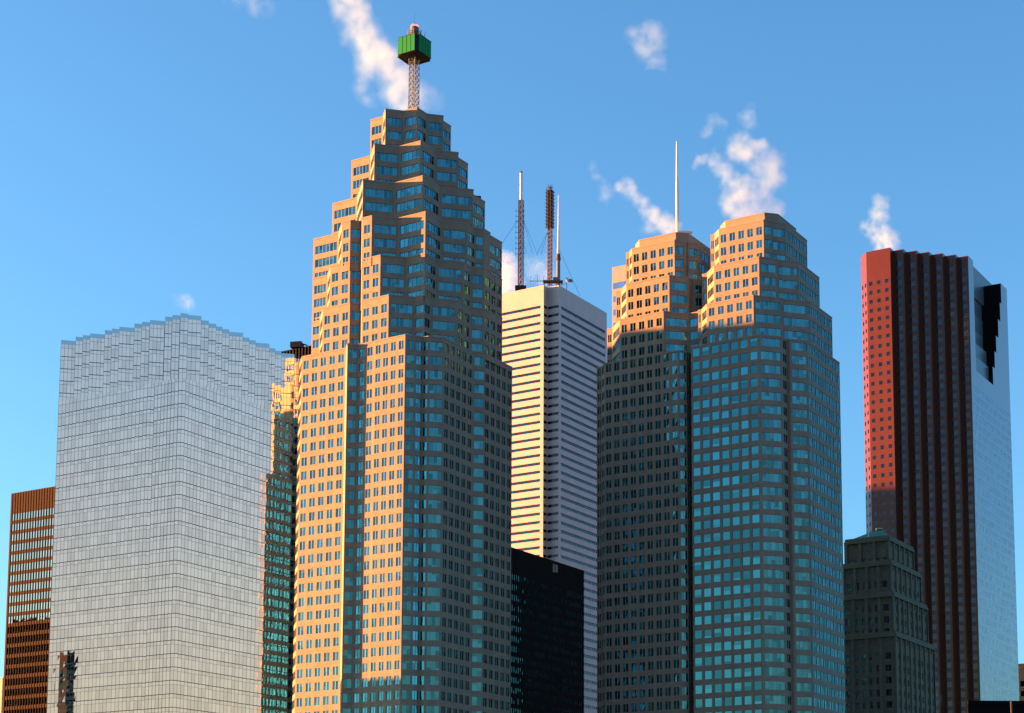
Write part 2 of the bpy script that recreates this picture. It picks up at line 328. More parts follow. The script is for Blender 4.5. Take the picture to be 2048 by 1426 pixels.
DATA = json.loads('''{"A":{"h":3.65,"g0":3.722,"tiers":[{"z0":203.82,"z1":216.96,"pts":[[-57.05,445.38],[-53.49,443.3],[-52.33,438.88],[-47.73,440.09],[-43.97,437.89],[-41.7,441.78],[-37.44,442.9],[-38.1,445.41],[-35.92,449.13]],"sty":["R","R","R","R","R","R","R","R"]},{"z0":192.87,"z1":206.01,"pts":[[-62.05,446.37],[-56.62,443.19],[-54.69,435.84],[-48.49,437.46],[-42.57,434.0],[-39.29,439.61],[-33.25,441.19],[-33.91,443.71],[-31.22,448.31]],"sty":["R","R","R","R","R","R","R","R"]},{"z0":181.92,"z1":195.06,"pts":[[-67.23,448.64],[-60.17,444.51],[-57.14,432.96],[-49.26,435.03],[-41.61,430.56],[-37.79,437.09],[-29.1,439.37],[-29.76,441.89],[-26.55,447.38]],"sty":["R","R","R","R","R","R","R","R"]},{"z0":170.97,"z1":184.11,"pts":[[-71.65,445.83],[-64.47,441.64],[-62.55,434.33],[-60.18,432.94],[-57.51,433.64],[-56.89,431.29],[-54.28,429.77],[-47.83,431.46],[-40.41,427.12],[-36.85,433.21],[-30.41,434.9],[-28.55,438.09],[-26.25,438.69],[-24.76,441.24],[-25.14,442.69],[-22.01,448.05]],"sty":["R","R","P","S","B","P","R","R","R","R","S","S","B","B","R"]},{"z0":160.02,"z1":173.16,"pts":[[-71.55,445.32],[-67.32,442.84],[-65.59,436.24],[-60.07,433.01],[-57.41,433.71],[-56.79,431.37],[-51.8,428.45],[-45.51,430.1],[-40.41,427.12],[-37.87,431.46],[-31.23,433.2],[-29.27,436.56],[-26.09,437.39],[-24.32,440.44],[-24.57,441.4],[-21.81,446.12]],"sty":["R","R","P","S","B","P","R","R","R","R","P","S","P","B","P"]},{"z0":149.06,"z1":162.21,"pts":[[-71.57,445.51],[-69.27,444.17],[-67.47,437.32],[-59.94,432.91],[-57.28,433.61],[-56.67,431.27],[-49.4,427.02],[-43.08,428.68],[-40.41,427.12],[-39.1,429.36],[-32.51,431.09],[-29.43,436.37],[-26.01,437.27],[-21.63,444.76]],"sty":["S","R","P","S","B","P","R","R","R","R","P","S","P"]},{"z0":0,"z1":150.41,"pts":[[-75.17,448.18],[-73.15,440.5],[-60.88,433.32],[-59.97,429.85],[-57.4,430.53],[-52.97,427.94],[-52.88,427.59],[-44.66,422.78],[-42.18,423.43],[-40.44,424.76],[-38.99,423.91],[-35.21,424.9],[-28.67,436.08],[-25.52,436.91],[-25.82,438.07],[-19.17,449.45]],"sty":["S","P","B","S","P","B","P","S","S","S","S","P","S","B","P"]}]},"B":{"h":3.69,"g0":16.568,"tiers":[{"z0":194.62,"z1":197.45,"pts":[[37.79,470.77],[38.86,466.69],[49.05,460.74],[52.85,461.73],[59.04,472.33]],"sty":["B","B","B","B"]},{"z0":181.55,"z1":194.82,"pts":[[34.94,470.25],[36.01,469.62],[36.98,465.92],[48.58,459.14],[51.1,459.8],[50.9,460.58],[54.99,461.65],[62.3,474.16]],"sty":["P","R","P","S","B","S","W"]},{"z0":169.98,"z1":183.77,"pts":[[32.54,471.02],[33.87,470.24],[35.39,464.44],[47.07,457.61],[52.22,458.97],[52.02,459.74],[58.35,461.4],[65.5,473.64]],"sty":["P","R","P","R","B","R","W"]},{"z0":158.31,"z1":172.2,"pts":[[31.11,467.55],[32.04,467.01],[33.24,462.44],[45.21,455.44],[53.26,457.55],[53.06,458.33],[61.18,460.46],[68.84,473.57]],"sty":["P","R","P","R","B","R","W"]},{"z0":0,"z1":160.53,"pts":[[28.84,463.3],[46.16,453.18],[52.66,454.89],[54.16,457.44],[54.91,457.0],[60.05,458.35],[71.3,477.59]],"sty":["I","R","S","B","R","W"]}],"tiers2":[{"z0":194.62,"z1":197.45,"pts":[[14.48,484.56],[15.5,480.64],[25.52,474.79],[29.16,475.75],[36.05,487.54]],"sty":["B","B","B","B"]},{"z0":181.55,"z1":194.82,"pts":[[11.73,483.77],[12.64,483.24],[13.36,480.52],[25.09,473.66],[27.94,474.41],[28.56,475.47],[28.97,475.23],[31.83,475.98],[36.32,483.68]],"sty":["P","R","P","S","B","B","S","W"]},{"z0":170.38,"z1":183.77,"pts":[[8.86,484.9],[10.28,484.07],[11.72,478.58],[23.46,471.72],[28.91,473.15],[29.84,474.74],[30.52,474.35],[33.94,475.25],[45.04,494.24]],"sty":["P","R","P","R","B","B","R","B"]},{"z0":158.01,"z1":172.6,"pts":[[6.27,484.86],[7.83,483.95],[9.81,476.38],[21.7,469.44],[28.71,471.28],[32.05,469.33],[43.15,488.32]],"sty":["P","R","P","R","R","B"]},{"z0":0,"z1":160.23,"pts":[[3.32,481.21],[4.65,480.43],[5.46,477.33],[25.56,465.59],[27.78,466.17],[29.15,468.52],[31.67,469.18],[44.28,490.77]],"sty":["P","S","P","S","S","B","B"]}]},"M":{"h":3.69,"zt":175.27,"pts":[[-154.4,501.7],[-150.33,502.77],[-149.26,498.7],[-147.24,499.23],[-146.71,497.21],[-144.71,497.74],[-144.18,495.73],[-140.14,496.8],[-139.08,492.75],[-137.17,493.25],[-136.67,491.35],[-134.64,491.88],[-134.11,489.85],[-130.09,490.9],[-129.04,486.88],[-127.04,487.41],[-126.52,485.41],[-124.41,485.97],[-123.85,483.86],[-119.86,484.9],[-118.81,480.91],[-116.93,481.4],[-116.44,479.52],[-114.37,480.06],[-113.83,478],[-111.77,478.54],[-112.04,479.57],[-108.47,480.51],[-109.4,484.09],[-107.23,484.66],[-107.8,486.84],[-105.72,487.38],[-106.27,489.45],[-104.45,489.93],[-104.93,491.74],[-102.95,492.26],[-103.47,494.25],[-99.51,495.28],[-100.55,499.25],[-98.54,499.77],[-99.06,501.78],[-97.14,502.29],[-97.64,504.21],[-93.64,505.26],[-94.69,509.27],[-92.65,509.8],[-93.19,511.84],[-91.29,512.34],[-91.79,514.23],[-87.86,515.26],[-88.89,519.19],[-86.91,519.71],[-87.43,521.69]],"grp":[106,106,106,106,106,106,106,106,106,106,106,106,106,106,106,106,105,105,104,104,104,104,104,104,104,104,104,104,104,104,104,104,103,103,102,102,102,102,102,102,102,102,102,102,102,102,102,102,101,101,100,100,100,100,100,100,100,100,100,100,100,100,100,100,1,200,200,200,200,200,200,200,200,200,200,200,200,200,200,200,200,201,201,202,202,202,202,202,202,202,202,202,202,202,202,203,203,204,204,204,204,204,204,204,204,204,204,204,204,204,204,205,205,206,206,206,206,206,206,206,206,206,206,206,206,207,207],"low":[[-153.34,498.14],[-152.34,498.4],[-152.07,497.4],[-151.07,497.66],[-150.81,496.66],[-149.81,496.92],[-149.54,495.92],[-148.55,496.18],[-148.29,495.18],[-147.29,495.44],[-147.03,494.45],[-146.04,494.71],[-145.78,493.72],[-144.79,493.98],[-144.53,492.99],[-143.54,493.25],[-143.28,492.26],[-142.19,492.55],[-141.9,491.45],[-140.91,491.72],[-140.65,490.72],[-139.66,490.98],[-139.4,489.99],[-138.41,490.25],[-138.15,489.26],[-137.17,489.52],[-136.91,488.53],[-135.92,488.79],[-135.67,487.81],[-134.69,488.07],[-134.43,487.09],[-133.45,487.34],[-133.2,486.37],[-131.99,486.68],[-131.68,485.48],[-130.69,485.74],[-130.43,484.75],[-129.44,485.01],[-129.18,484.02],[-128.2,484.28],[-127.94,483.3],[-126.96,483.55],[-126.7,482.57],[-125.72,482.83],[-125.47,481.85],[-124.49,482.11],[-124.24,481.13],[-123.26,481.39],[-123.01,480.41],[-121.18,480.89],[-120.7,479.07],[-119.83,479.3],[-119.6,478.42],[-118.73,478.65],[-118.51,477.78],[-117.64,478.01],[-117.41,477.14],[-116.54,477.37],[-116.32,476.5],[-115.45,476.73],[-115.23,475.87],[-114.37,476.09],[-114.14,475.23],[-113.17,475.49],[-112.92,474.52],[-111.05,475.01],[-111.3,475.95],[-110.36,476.19],[-110.61,477.13],[-109.67,477.38],[-109.91,478.33],[-108.97,478.58],[-109.22,479.53],[-108.27,479.78],[-108.52,480.73],[-107.56,480.98],[-107.81,481.94],[-106.85,482.2],[-107.11,483.16],[-106.14,483.41],[-106.39,484.38],[-105.42,484.64],[-105.66,485.55],[-104.75,485.79],[-105.03,486.84],[-103.97,487.12],[-104.25,488.18],[-103.19,488.45],[-103.47,489.52],[-102.41,489.8],[-102.69,490.87],[-101.62,491.15],[-101.9,492.22],[-100.83,492.5],[-101.11,493.58],[-100.03,493.87],[-100.27,494.75],[-99.38,494.99],[-99.67,496.09],[-98.57,496.37],[-98.86,497.48],[-97.75,497.77],[-98.04,498.88],[-96.93,499.17],[-97.23,500.29],[-96.11,500.58],[-96.4,501.7],[-95.28,502.0],[-95.58,503.12],[-94.45,503.42],[-94.75,504.56],[-93.61,504.85],[-93.87,505.83],[-92.89,506.08],[-93.2,507.25],[-92.04,507.55],[-92.34,508.72],[-91.17,509.03],[-91.48,510.21],[-90.3,510.51],[-90.61,511.7],[-89.43,512.01],[-89.74,513.2],[-88.55,513.51],[-88.87,514.71],[-87.67,515.02],[-88.09,516.63],[-86.48,517.05]]},"W":{"h":3.785,"zt":285.75,"pts":[[-46.92,776.66],[-18.5,760.05],[-16.79,762.97],[-11.7,760],[10.21,797.5]],"sty":["V","X","X","U"]},"R":{"zt":268.54,"zC":270.7,"zI":275.27,"pts":[[110.89,680.25],[112.26,675.04],[120.89,670],[122.94,673.5],[126.44,671.46],[128.47,674.92],[131.94,672.9],[133.87,676.21],[137.18,674.27],[139.27,677.86],[142.86,675.76],[144.89,679.23],[148.36,677.21],[150.31,680.56],[153.66,678.6]],"sty":["G","F","N","T","N","T","N","T","N","T","N","T","N","T"],"P46":[156.87,684.09],"far":[179.93,723.54],"notch":[[175.72,716.35,7.46,270.7,261.62,161.65,707.05],[174.61,714.44,7.91,260.97,253.33,161.53,707.74],[172.9,711.51,6.64,252.35,245.19,160.27,703.08],[171.11,708.46,5.54,244.21,237.73,159.15,698.98],[169.74,706.1,3.39,237.0,230.35,157.35,691.63],[168.22,703.51,1.81,229.56,222.53,155.93,686.07]]},"DL":{"zt":155.51528572176989,"pts":[[-204.53,613.51],[-181.4,600],[-161.22,634.54]],"sty":["Z","B"]},"DT":{"zt":222.6865952262103,"pts":[[-131.23,667.56],[-101.18,650],[-86.05,675.9]],"sty":["Z","B"]},"BK":{"zt":129.82391329512876,"pts":[[-60.25,593.87],[-29.17,575.71],[-11.56,605.83],[-0.36,625]]},"ST":{"h":3.7,"g0":0,"tiers":[{"z0":101.07,"z1":121.07,"pts":[[80.38,531.87],[92.14,525],[102.92,543.45]],"sty":["O","O"]},{"z0":89.35,"z1":113.35,"pts":[[79.27,531.54],[92.44,523.84],[105.55,546.27]],"sty":["O","O"]},{"z0":79.5,"z1":103.5,"pts":[[78.29,531.29],[92.7,522.87],[107.85,548.8]],"sty":["O","O"]},{"z0":0,"z1":91.14,"pts":[[77.55,530.91],[92.95,521.9],[110.31,551.61]],"sty":["O","O"]}]},"FC":{"zt":348.4362063885079,"pts":[[14.45,905.85],[24.46,900],[44.64,934.54]],"sty":["Y","B"]},"OR":{"zt":113.54390299582874,"pts":[[187.46,754.29],[194.81,750],[204.9,767.27]],"sty":["Q","B"]},"YL":{"zt":139.376573641523,"pts":[[-346.52,1007.31],[-334.01,1000],[-323.92,1017.27]],"sty":["Q","B"]}}''')

# ------------------------------------------------------------------ the ground
gm = MB(); gm.face([(-6000, -6000, 0), (6000, -6000, 0), (6000, 12000, 0), (-6000, 12000, 0)], 'asphalt')
g = gm.build('ground'); g["kind"] = "structure"

# ------------------------------------------------------------------ the tall stepped tower
A = DATA['A']; cA = (-42.0, 458.0, 0)
tA = thing('stepped_tower', 'tallest tan granite tower with stepped top, green boxed mast on its peak', 'skyscraper', cA)
fw, bw = [], []
stepped(A['tiers'], tA, 'granite', A['h'], A['g0'], 2.62, {'P': 2.62}, fw, bw)
topA = finish_windows(fw + bw, tA)
# ------------------------------------------------------------------ the twin-crowned tower
Bd = DATA['B']; tB = thing('twin_crowned_tower', 'teal windowed granite tower with two stepped crowns, lower half in shadow', 'skyscraper', (40, 505, 0))
fw, bw = [], []
stepped(Bd['tiers'] + Bd['tiers2'], tB, 'granite_b', Bd['h'], Bd['g0'], 2.65, {'P': 2.65, 'W': 2.4, 'I': 2.9}, fw, bw)
topB = finish_windows(fw + bw, tB)

# ceiling lamps seen in a few offices
def office_lamps(wins, root, n, seed):
    rr = random.Random(seed); k = 0
    for w in rr.sample(wins, min(len(wins), n)):
        seg = w[3]; a0, a1, zb, zt = w[4]; mb = MB()
        for q in range(rr.choice((1, 1, 2, 3))):
            a = rr.uniform(a0 + .3, a1 - .5); z = rr.uniform(zb + .8, zt - .3)
            mb.face([seg.P(a, z, -.24), seg.P(a + .42, z + .05, -.24), seg.P(a + .42, z + .2, -.24), seg.P(a, z + .15, -.24)], 'lamp')
        mb.build('ceiling_lamp', root)
shade = [w for w in bw + fw if w[0] > 0]
office_lamps([w for w in fw if w[0] > 0 and w[2][2] < 157 and w[2][2] > 60], tB, 34, 5)

# ------------------------------------------------------------------ the serrated mirror-glass tower
Md = DATA['M']; pts = [tuple(p) for p in Md['pts']]; zt = Md['zt']; h = Md['h']
tM = thing('mirror_glass_tower', 'broad silver mirror glass tower with sawtooth front and notched roofline', 'office tower', (-118, 522, 0))
Z_SPLIT = zt - 1.3 - 5 * h
def mirror_ring(fr, zlo, zhi, cap, grp=None):
    poly = fr + [add2(fr[-1], V, 56), add2(add2(fr[-1], V, 56), (-.2, 1), 30)]
    for i in range(len(poly)):
        seg = Seg(poly[i], poly[(i + 1) % len(poly)])
        if not grp or i == 0 or i >= len(grp) or grp[i] != grp[i - 1]: mb = MB()
        n = max(1, round(seg.L / 1.12)); w = seg.L / n
        front = i < len(fr) - 1 and abs(seg.t[0] * D[0] + seg.t[1] * D[1]) < .9
        lean = random.uniform(-.003, .003) if seg.L < 6 else random.uniform(-.0008, .0008); tip = random.uniform(-.0008, .0008)
        nn = n if front else 1; ww = seg.L / nn
        k = 0
        while True:
            a = zhi - (1.3 if cap else 0) - (k + 1) * h
            if a < zlo - .01: break
            for (b0, b1) in (((a, a + h * .70), (a + h * .70, a + h)) if front else ((a, a + h),)):
                for j in range(nn):
                    e = [random.uniform(-.0016, .0016) for _ in range(4)]
                    o0, o1 = lean * (ww * j - seg.L / 2), lean * (ww * (j + 1) - seg.L / 2)
                    mb.face([seg.P(ww * j, b0, e[0] + o0), seg.P(ww * (j + 1), b0, e[1] + o1), seg.P(ww * (j + 1), b1, e[2] + o1 + tip), seg.P(ww * j, b1, e[3] + o0 + tip)], 'mirror', None, random.random())
            if front:
                seg.slab(mb, 0, seg.L, a - .09, a + .09, -.02, .07, 'mirror_frame')
                seg.slab(mb, 0, seg.L, a + h * .70 - .03, a + h * .70 + .03, -.02, .04, 'mirror_frame')
            k += 1
        top = zhi - (1.3 if cap else 0) - k * h
        if top > zlo: seg.quad(mb, 0, seg.L, zlo, top, 'mirror')
        if cap: seg.quad(mb, 0, seg.L, zhi - 1.3, zhi, 'mirror_cap')
        if front:
            for j in range(n + 1): seg.slab(mb, w * j - .035, w * j + .035, zlo, zhi - (1.3 if cap else 0), -.02, .06, 'mirror_frame')
        if not grp or i >= len(grp) - 1 or grp[i] != grp[i + 1]: mb.build('glass_bay', tM)
    return poly
poly = mirror_ring(pts, Z_SPLIT, zt, True)
lowp = mirror_ring([tuple(p) for p in Md['low']], 0, Z_SPLIT, False, Md['grp'])
lr = MB(); lr.face([(p[0], p[1], Z_SPLIT - .01) for p in lowp], 'mirror_frame'); lr.build('ledge', tM)
rf = MB(); rf.face([(p[0], p[1], zt - 1.2) for p in poly], 'roof'); part_ = rf.build('roof', tM)
K = (-113.8, 478)
ph = MB(); c0 = add2(K, D, 26); ph.box((c0[0], c0[1], zt - 1.2), 24, 24, 1.75, 'darkroof', -_A); ph.build('roof_plant_room', part_, tuple(tM.location))

# ------------------------------------------------------------------ the white banded tower with the masts
Wd = DATA['W']; pts = [tuple(p) for p in Wd['pts']]; zt = Wd['zt']; h = Wd['h']
tW = thing('white_banded_tower', 'white tower with dark ribbon windows and three antenna masts on its roof', 'skyscraper', (0, 790, 0))
poly = close_poly(pts); wall = MB(); wins = []; s0 = 0
for i in range(len(poly)):
    p0, p1 = poly[i], poly[(i + 1) % len(poly)]; seg = Seg(p0, p1, s0); s0 += seg.L
    kind = (Wd['sty'] + Wd['sty'])[i] if i < 8 else 'V'
    topb = 2.42 * h
    L = seg.L; g0 = zt - topb - 80 * h
    sp = [(2.0, L - 1.6, max(2, round((L - 3.6) / 1.9)))] if L > 8 else [(.05, L - .05, 3)] if kind == 'X' else []
    k = 0; zc = 0
    gl = 'black_glass' if kind == 'X' else 'white_glass'
    for k in range(1, 80):
        z1 = g0 + k * h + h; zb = z1 - (.38 if kind == 'U' else .33) * h
        if zb < 1 or not sp: continue
        a0, a1, n = sp[0]
        seg.quad(wall, 0, L, zc, zb, 'white'); seg.quad(wall, 0, a0, zb, z1, 'white'); seg.quad(wall, a1, L, zb, z1, 'white'); zc = z1
        wall.face([seg.P(a0, z1, -.35), seg.P(a1, z1, -.35), seg.P(a1, z1), seg.P(a0, z1)], 'white')
        wall.face([seg.P(a0, zb), seg.P(a1, zb), seg.P(a1, zb, -.35), seg.P(a0, zb, -.35)], 'white')
        wall.face([seg.P(a0, zb), seg.P(a0, zb, -.35), seg.P(a0, z1, -.35), seg.P(a0, z1)], 'white')
        wall.face([seg.P(a1, zb, -.35), seg.P(a1, zb), seg.P(a1, z1), seg.P(a1, z1, -.35)], 'white')
        mb = window(seg, a0, a1, zb, z1, n, gl, gl, 'darksteel', .3, .07, .3)
        c = seg.P(L / 2, zb); facing = -(seg.n[0] * c[0] + seg.n[1] * c[1]) / math.hypot(c[0], c[1])
        wins.append(((a1 - a0) * facing if facing > 0 and project(*c)[1] < 1440 else 0, mb, c))
    seg.quad(wall, 0, L, zc, zt, 'white')
rf = MB(); rf.face([(p[0], p[1], zt - .8) for p in poly], 'roof'); rf.build('roof', tW)
wall.build('wall', tW); finish_windows(wins, tW, name='ribbon_window')

# ------------------------------------------------------------------ the red granite tower
Rd = DATA['R']; pts = [tuple(p) for p in Rd['pts']]; zt = Rd['zt']; h = 3.73
tR = thing('red_granite_tower', 'dark red granite tower with fluted front and stepped black notch high up', 'skyscraper', (150, 700, 0))
Ep = pts[-1]; P46 = tuple(Rd['P46']); far = tuple(Rd['far']); zI = Rd['zI']; zC = Rd['zC']; NT = Rd['notch']
wall = MB(); wins = []
def red_face(p0, p1, z0, z1, kind, s0=0):
    seg = Seg(p0, p1, s0)
    if kind == 'G': facade(wall, wins, seg, z0, z1, 'F', h, zt - 80 * h, 'red', 'red_glass', 'red_glass', 'darksteel', .2, .62, .12, 2.6, ztop_blank=h * 2.6)
    elif kind == 'F': facade(wall, wins, seg, z0, z1, 'F', h, zt - 80 * h, 'red', 'red_glass', 'red_glass', 'darksteel', .2, .62, .12, seg.L / 3, ztop_blank=h * 2.6)
    elif kind == 'T': facade(wall, wins, seg, z0, z1, 'T', h, zt - 80 * h, 'red', 'red_glass', 'red_glass', 'darksteel', .15, .72, .1, seg.L, ztop_blank=h * 1.2)
    elif kind == 'X': facade(wall, wins, seg, z0, z1, 'I', h, zt - 80 * h, 'red_side', 'side_glass', 'side_glass', 'darksteel', .2, .80, .03, 1.75, ztop_blank=h * 1.0)
    elif kind == 'Y': facade(wall, wins, seg, z0, z1, 'B', h, 0, 'red_side')
    else: facade(wall, wins, seg, z0, z1, 'B', h, 0, 'red')
for i, k in enumerate(Rd['sty']): red_face(pts[i], pts[i + 1], 0, zt, k)
zlow = NT[-1][4]
red_face(Ep, far, 0, zlow, 'X'); red_face(Ep, P46, zlow, zt, 'Y')
Lf = pts[0]; mid = add2(Lf, U, 12); s46 = math.hypot(P46[0] - Ep[0], P46[1] - Ep[1])
red_face(P46, add2(P46, V, 12), zlow, zt, 'B')
nt = MB(); led = MB()
for i, (x, y, w, za, zb, jx, jy) in enumerate(NT):
    Rw = (x, y); Iw = add2(Rw, V, w); Jw = (jx, jy)
    za = za if i == 0 else NT[i - 1][4]
    red_face(Rw, far, zb, za, 'Y', s46 + 30)
    s1 = Seg(Iw, Rw); s1.quad(nt, 0, s1.L, zb, za, 'black')
    Seg(Jw, Iw).quad(led, 0, Seg(Jw, Iw).L, zb, za if i else zI, 'notch')
    if i == 0: Iz = Iw; Jz = Jw
Seg(Iz, add2(Iz, U, 20)).quad(led, 0, 20, zC, zI, 'notch')
back_r = add2(far, V, 30); back_l = add2(Lf, U, 60)
red_face(far, back_r, 0, zC, 'B'); red_face(back_r, back_l, 0, zC, 'B'); red_face(back_l, mid, 0, zC, 'B'); red_face(mid, Lf, 0, zt, 'B')
red_face(add2(P46, V, 12), mid, zC, zt, 'B')
wall.build('wall', tR); nt.build('stepped_notch', tR)
rf = MB(); rf.face([(p[0], p[1], zt - .01) for p in pts + [P46, add2(P46, V, 12), mid]], 'roof')
rf.face([(p[0], p[1], zC - .01) for p in ((NT[0][0], NT[0][1]), far, back_r, back_l, mid, add2(P46, V, 12), Iz)], 'roof')
J = add2(Iz, U, 20); rf.face([(p[0], p[1], zI - .01) for p in (Jz, Iz, J, add2(J, V, 16), add2(Jz, V, 16))], 'roof'); rf.build('roof', tR)
led.build('inner_wall', tR)
finish_windows(wins, tR)

# ------------------------------------------------------------------ black, bronze and other slabs
def slab_tower(name, label, cat, key, mats, h, top_blank, pitch, fin, lo, hi, cut=0, base=0, sub='window'):
    d_ = DATA[key]; pts = [tuple(p) for p in d_['pts']]; zt = d_['zt']
    c = (sum(p[0] for p in pts) / len(pts), sum(p[1] for p in pts) / len(pts), 0)
    t = thing(name, label, cat, c); poly = close_poly(pts); wall = MB(); wins = []; fins = MB(); wm, gl, fm = mats; s0 = 0
    for i in range(len(poly)):
        seg = Seg(poly[i], poly[(i + 1) % len(poly)], s0); s0 += seg.L
        L = seg.L; zc = 0
        for k in range(200):
            z1 = zt - top_blank - k * h; zb = z1 - (hi - lo) * h
            if zb < 1: break
        rows = []
        for k in range(200):
            z1 = zt - top_blank - k * h; zb = z1 - (hi - lo) * h
            if zb < 1: break
            rows.append((zb, z1))
        for zb, z1 in reversed(rows):
            seg.quad(wall, 0, L, zc, zb, wm); zc = z1
            seg.quad(wall, 0, .8, zb, z1, wm); seg.quad(wall, L - .8, L, zb, z1, wm)
            mb = window(seg, .8, L - .8, zb, z1, max(1, round((L - 1.6) / pitch)), gl, gl, wm, .15, .05, .1, .008)
            cc = seg.P(L / 2, zb); facing = -(seg.n[0] * cc[0] + seg.n[1] * cc[1]) / math.hypot(cc[0], cc[1])
            wins.append(((L * facing) if facing > 0 and project(*cc)[1] < 1440 else 0, mb, cc))
        seg.quad(wall, 0, L, zc, zt, wm)
        if fin:
            n = max(1, round((L - 1.6) / pitch)); q = (L - 1.6) / n
            for j in range(n + 1): seg.slab(fins, .8 + q * j - .09, .8 + q * j + .09, 0, zt - .3, -.02, fin, fm)
    wall.build('wall', t)
    if fins.f: fins.build('vertical_fins', t)["kind"] = "stuff"
    rf = MB(); rf.face([(p[0], p[1], zt - .3) for p in poly], 'roof'); rf.build('roof', t)
    finish_windows(wins, t, name=sub); return t
slab_tower('bronze_tower', 'dark bronze office slab with vertical fins at far left behind the mirror tower', 'office building', 'DL', ('bronze_spandrel', 'bronze_glass', 'bronze'), 3.7, 7.6, 1.32, .12, .2, .86, sub='ribbon_window')
tD = slab_tower('black_finned_tower', 'black finned tower top showing between mirror tower and tallest tower', 'office tower', 'DT', ('black', 'black_glass', 'fin'), 3.8, 9.0, 1.5, .45, .2, .85, sub='ribbon_window')
tK = slab_tower('black_slab', 'black steel office block low in front of the white banded tower', 'office building', 'BK', ('black', 'teal_black_glass', 'black'), 3.5, 9.0, 1.35, .12, .2, .78, sub='ribbon_window')
slab_tower('pale_tower', 'narrow pale tower with blue windows peeking out behind left stepped crown', 'office tower', 'FC', ('pale', 'pale_glass', 'pale'), 7.3, 9.0, 3.2, 0, .2, .66, sub='ribbon_window')
slab_tower('orange_block', 'sunlit orange block at right edge beyond the red granite tower', 'building', 'OR', ('orange_wall', 'black_glass', 'orange_wall'), 4.3, 7.6, 3.0, 0, .2, .75, sub='ribbon_window')
slab_tower('tan_block', 'tan building corner at the bottom left edge beside bronze slab', 'building', 'YL', ('tan', 'bronze_glass', 'tan'), 4.0, 6.0, 3.0, 0, .2, .5, sub='ribbon_window')
# dull gold sign on the black slab
bp = [tuple(p) for p in DATA['BK']['pts']]; seg = Seg(bp[2], bp[3]); sg = MB(); zt = DATA['BK']['zt']
for a0, a1, z0_, z1_ in ((.3, 1.5, 4.2, 1.2), (1.9, 3.6, 3.9, 1.2)):
    seg.slab(sg, a0, a1, zt - z0_, zt - z1_, .0, .2, 'sign_gold')
sg.build('roof_sign', tK)

# ------------------------------------------------------------------ the old stone tower
Sd = DATA['ST']; T = Sd['tiers']; tS = thing('old_stone_tower', 'old grey limestone tower with green copper roof in front of red tower', 'tower', (105, 605, 0))
wall, cop, rf = MB(), MB(), MB(); wins = []
for ti, t in enumerate(T):
    pts = [tuple(p) for p in t['pts']]; poly = close_poly(pts); s0 = 0
    for i in range(len(poly)):
        seg = Seg(poly[i], poly[(i + 1) % len(poly)], s0); s0 += seg.L
        n = max(2, round(seg.L / 4.2)); q = seg.L / n
        tb = 3.2 if ti else 5
        for j in range(n):
            sub = Seg(seg.P(q * j, 0)[:2], seg.P(q * (j + 1), 0)[:2], s0 + q * j)
            facade(wall, wins, sub, t['z0'], t['z1'], 'O', 3.7, 1.0, 'oldstone', 'oldglass', 'oldglass', 'oldstone', .25, .78, .4, q / 2 if (j + i) % 3 else q, ztop_blank=tb)
            seg.slab(cop, q * j - .45, q * j + .45, t['z0'], t['z1'] - 1.2, 0, .5, 'oldstone')
        seg.slab(cop, -.2, seg.L + .2, t['z1'] - 1.2, t['z1'] - .3, 0, .65, 'oldstone')
        seg.slab(cop, -.1, seg.L + .1, t['z1'] - .3, t['z1'] + .5, -.5, .35, 'oldstone')
        for j in range(n * 2 + 1): seg.slab(cop, q * j / 2 - .2, q * j / 2 + .2, t['z1'] - 2.6, t['z1'] - 1.6, 0, .3, 'oldstone')
    rf.face([(p[0], p[1], t['z1'] - .02) for p in poly], 'roof')
wall.build('wall', tS); cop.build('stone_trim', tS); rf.build('roof', tS)
pts = [tuple(p) for p in T[0]['pts']]; poly = close_poly(pts); cx = sum(p[0] for p in poly) / len(poly); cy = sum(p[1] for p in poly) / len(poly)
z1 = T[0]['z1']; cr = MB()
inn = [(cx + (p[0] - cx) * .93, cy + (p[1] - cy) * .93, z1 + .3) for p in poly]; tp = [(cx + (p[0] - cx) * .22, cy + (p[1] - cy) * .22, z1 + 4.0) for p in poly]
for i in range(len(poly)):
    j = (i + 1) % len(poly); cr.face([inn[i], inn[j], tp[j], tp[i]], 'copper')
cr.face(tp, 'copper'); part_ = cr.build('copper_roof', tS)
cp = MB(); cp.box((cx, cy, z1 + 4.0), 1.6, 1.6, .7, 'copper'); cp.box((cx, cy, z1 + 5.0), 2.0, 2.0, .25, 'whitepaint'); cp.tube((cx, cy, z1 + 4.6), (cx, cy, z1 + 5.1), .2, n=6, mat='copper'); cp.build('roof_lantern', part_, tuple(tS.location))
finish_windows(wins, tS)
fp = MB(); fx, fy = pts[1][0] - 5.0, pts[1][1] + 6; fp.tube((fx, fy, z1), (fx, fy, z1 + 22), .16, .08, 8, 'whitepaint'); fp.build('flagpole', tS)

# ------------------------------------------------------------------ near dark roof, bottom right
nr = MB(); tN = thing('dark_low_roof', 'near black flat roof edge across the bottom right corner', 'building', (88, 345, 0))
P4 = [(72.3, 330), (110, 332), (118, 352), (77.4, 354)]
for i in range(4): s_ = Seg(P4[i], P4[(i + 1) % 4]); s_.quad(nr, 0, s_.L, 0, 47.9, 'darkroof')
nr.build('wall', tN); n2 = MB()
for i in range(3): s_ = Seg(P4[i], P4[(i + 1) % 4]); s_.slab(n2, 0, s_.L, 47.5, 48.3, -.3, .15, 'darkroof')
n2.face([(*p, 47.95) for p in P4], 'darkroof'); n2.build('roof_edge', tN)
n3 = MB(); n3.tube((80, 327.8, 0), (80, 327.8, 47.9), .22, .22, 8, 'darksteel'); n3.build('downpipe', tN)

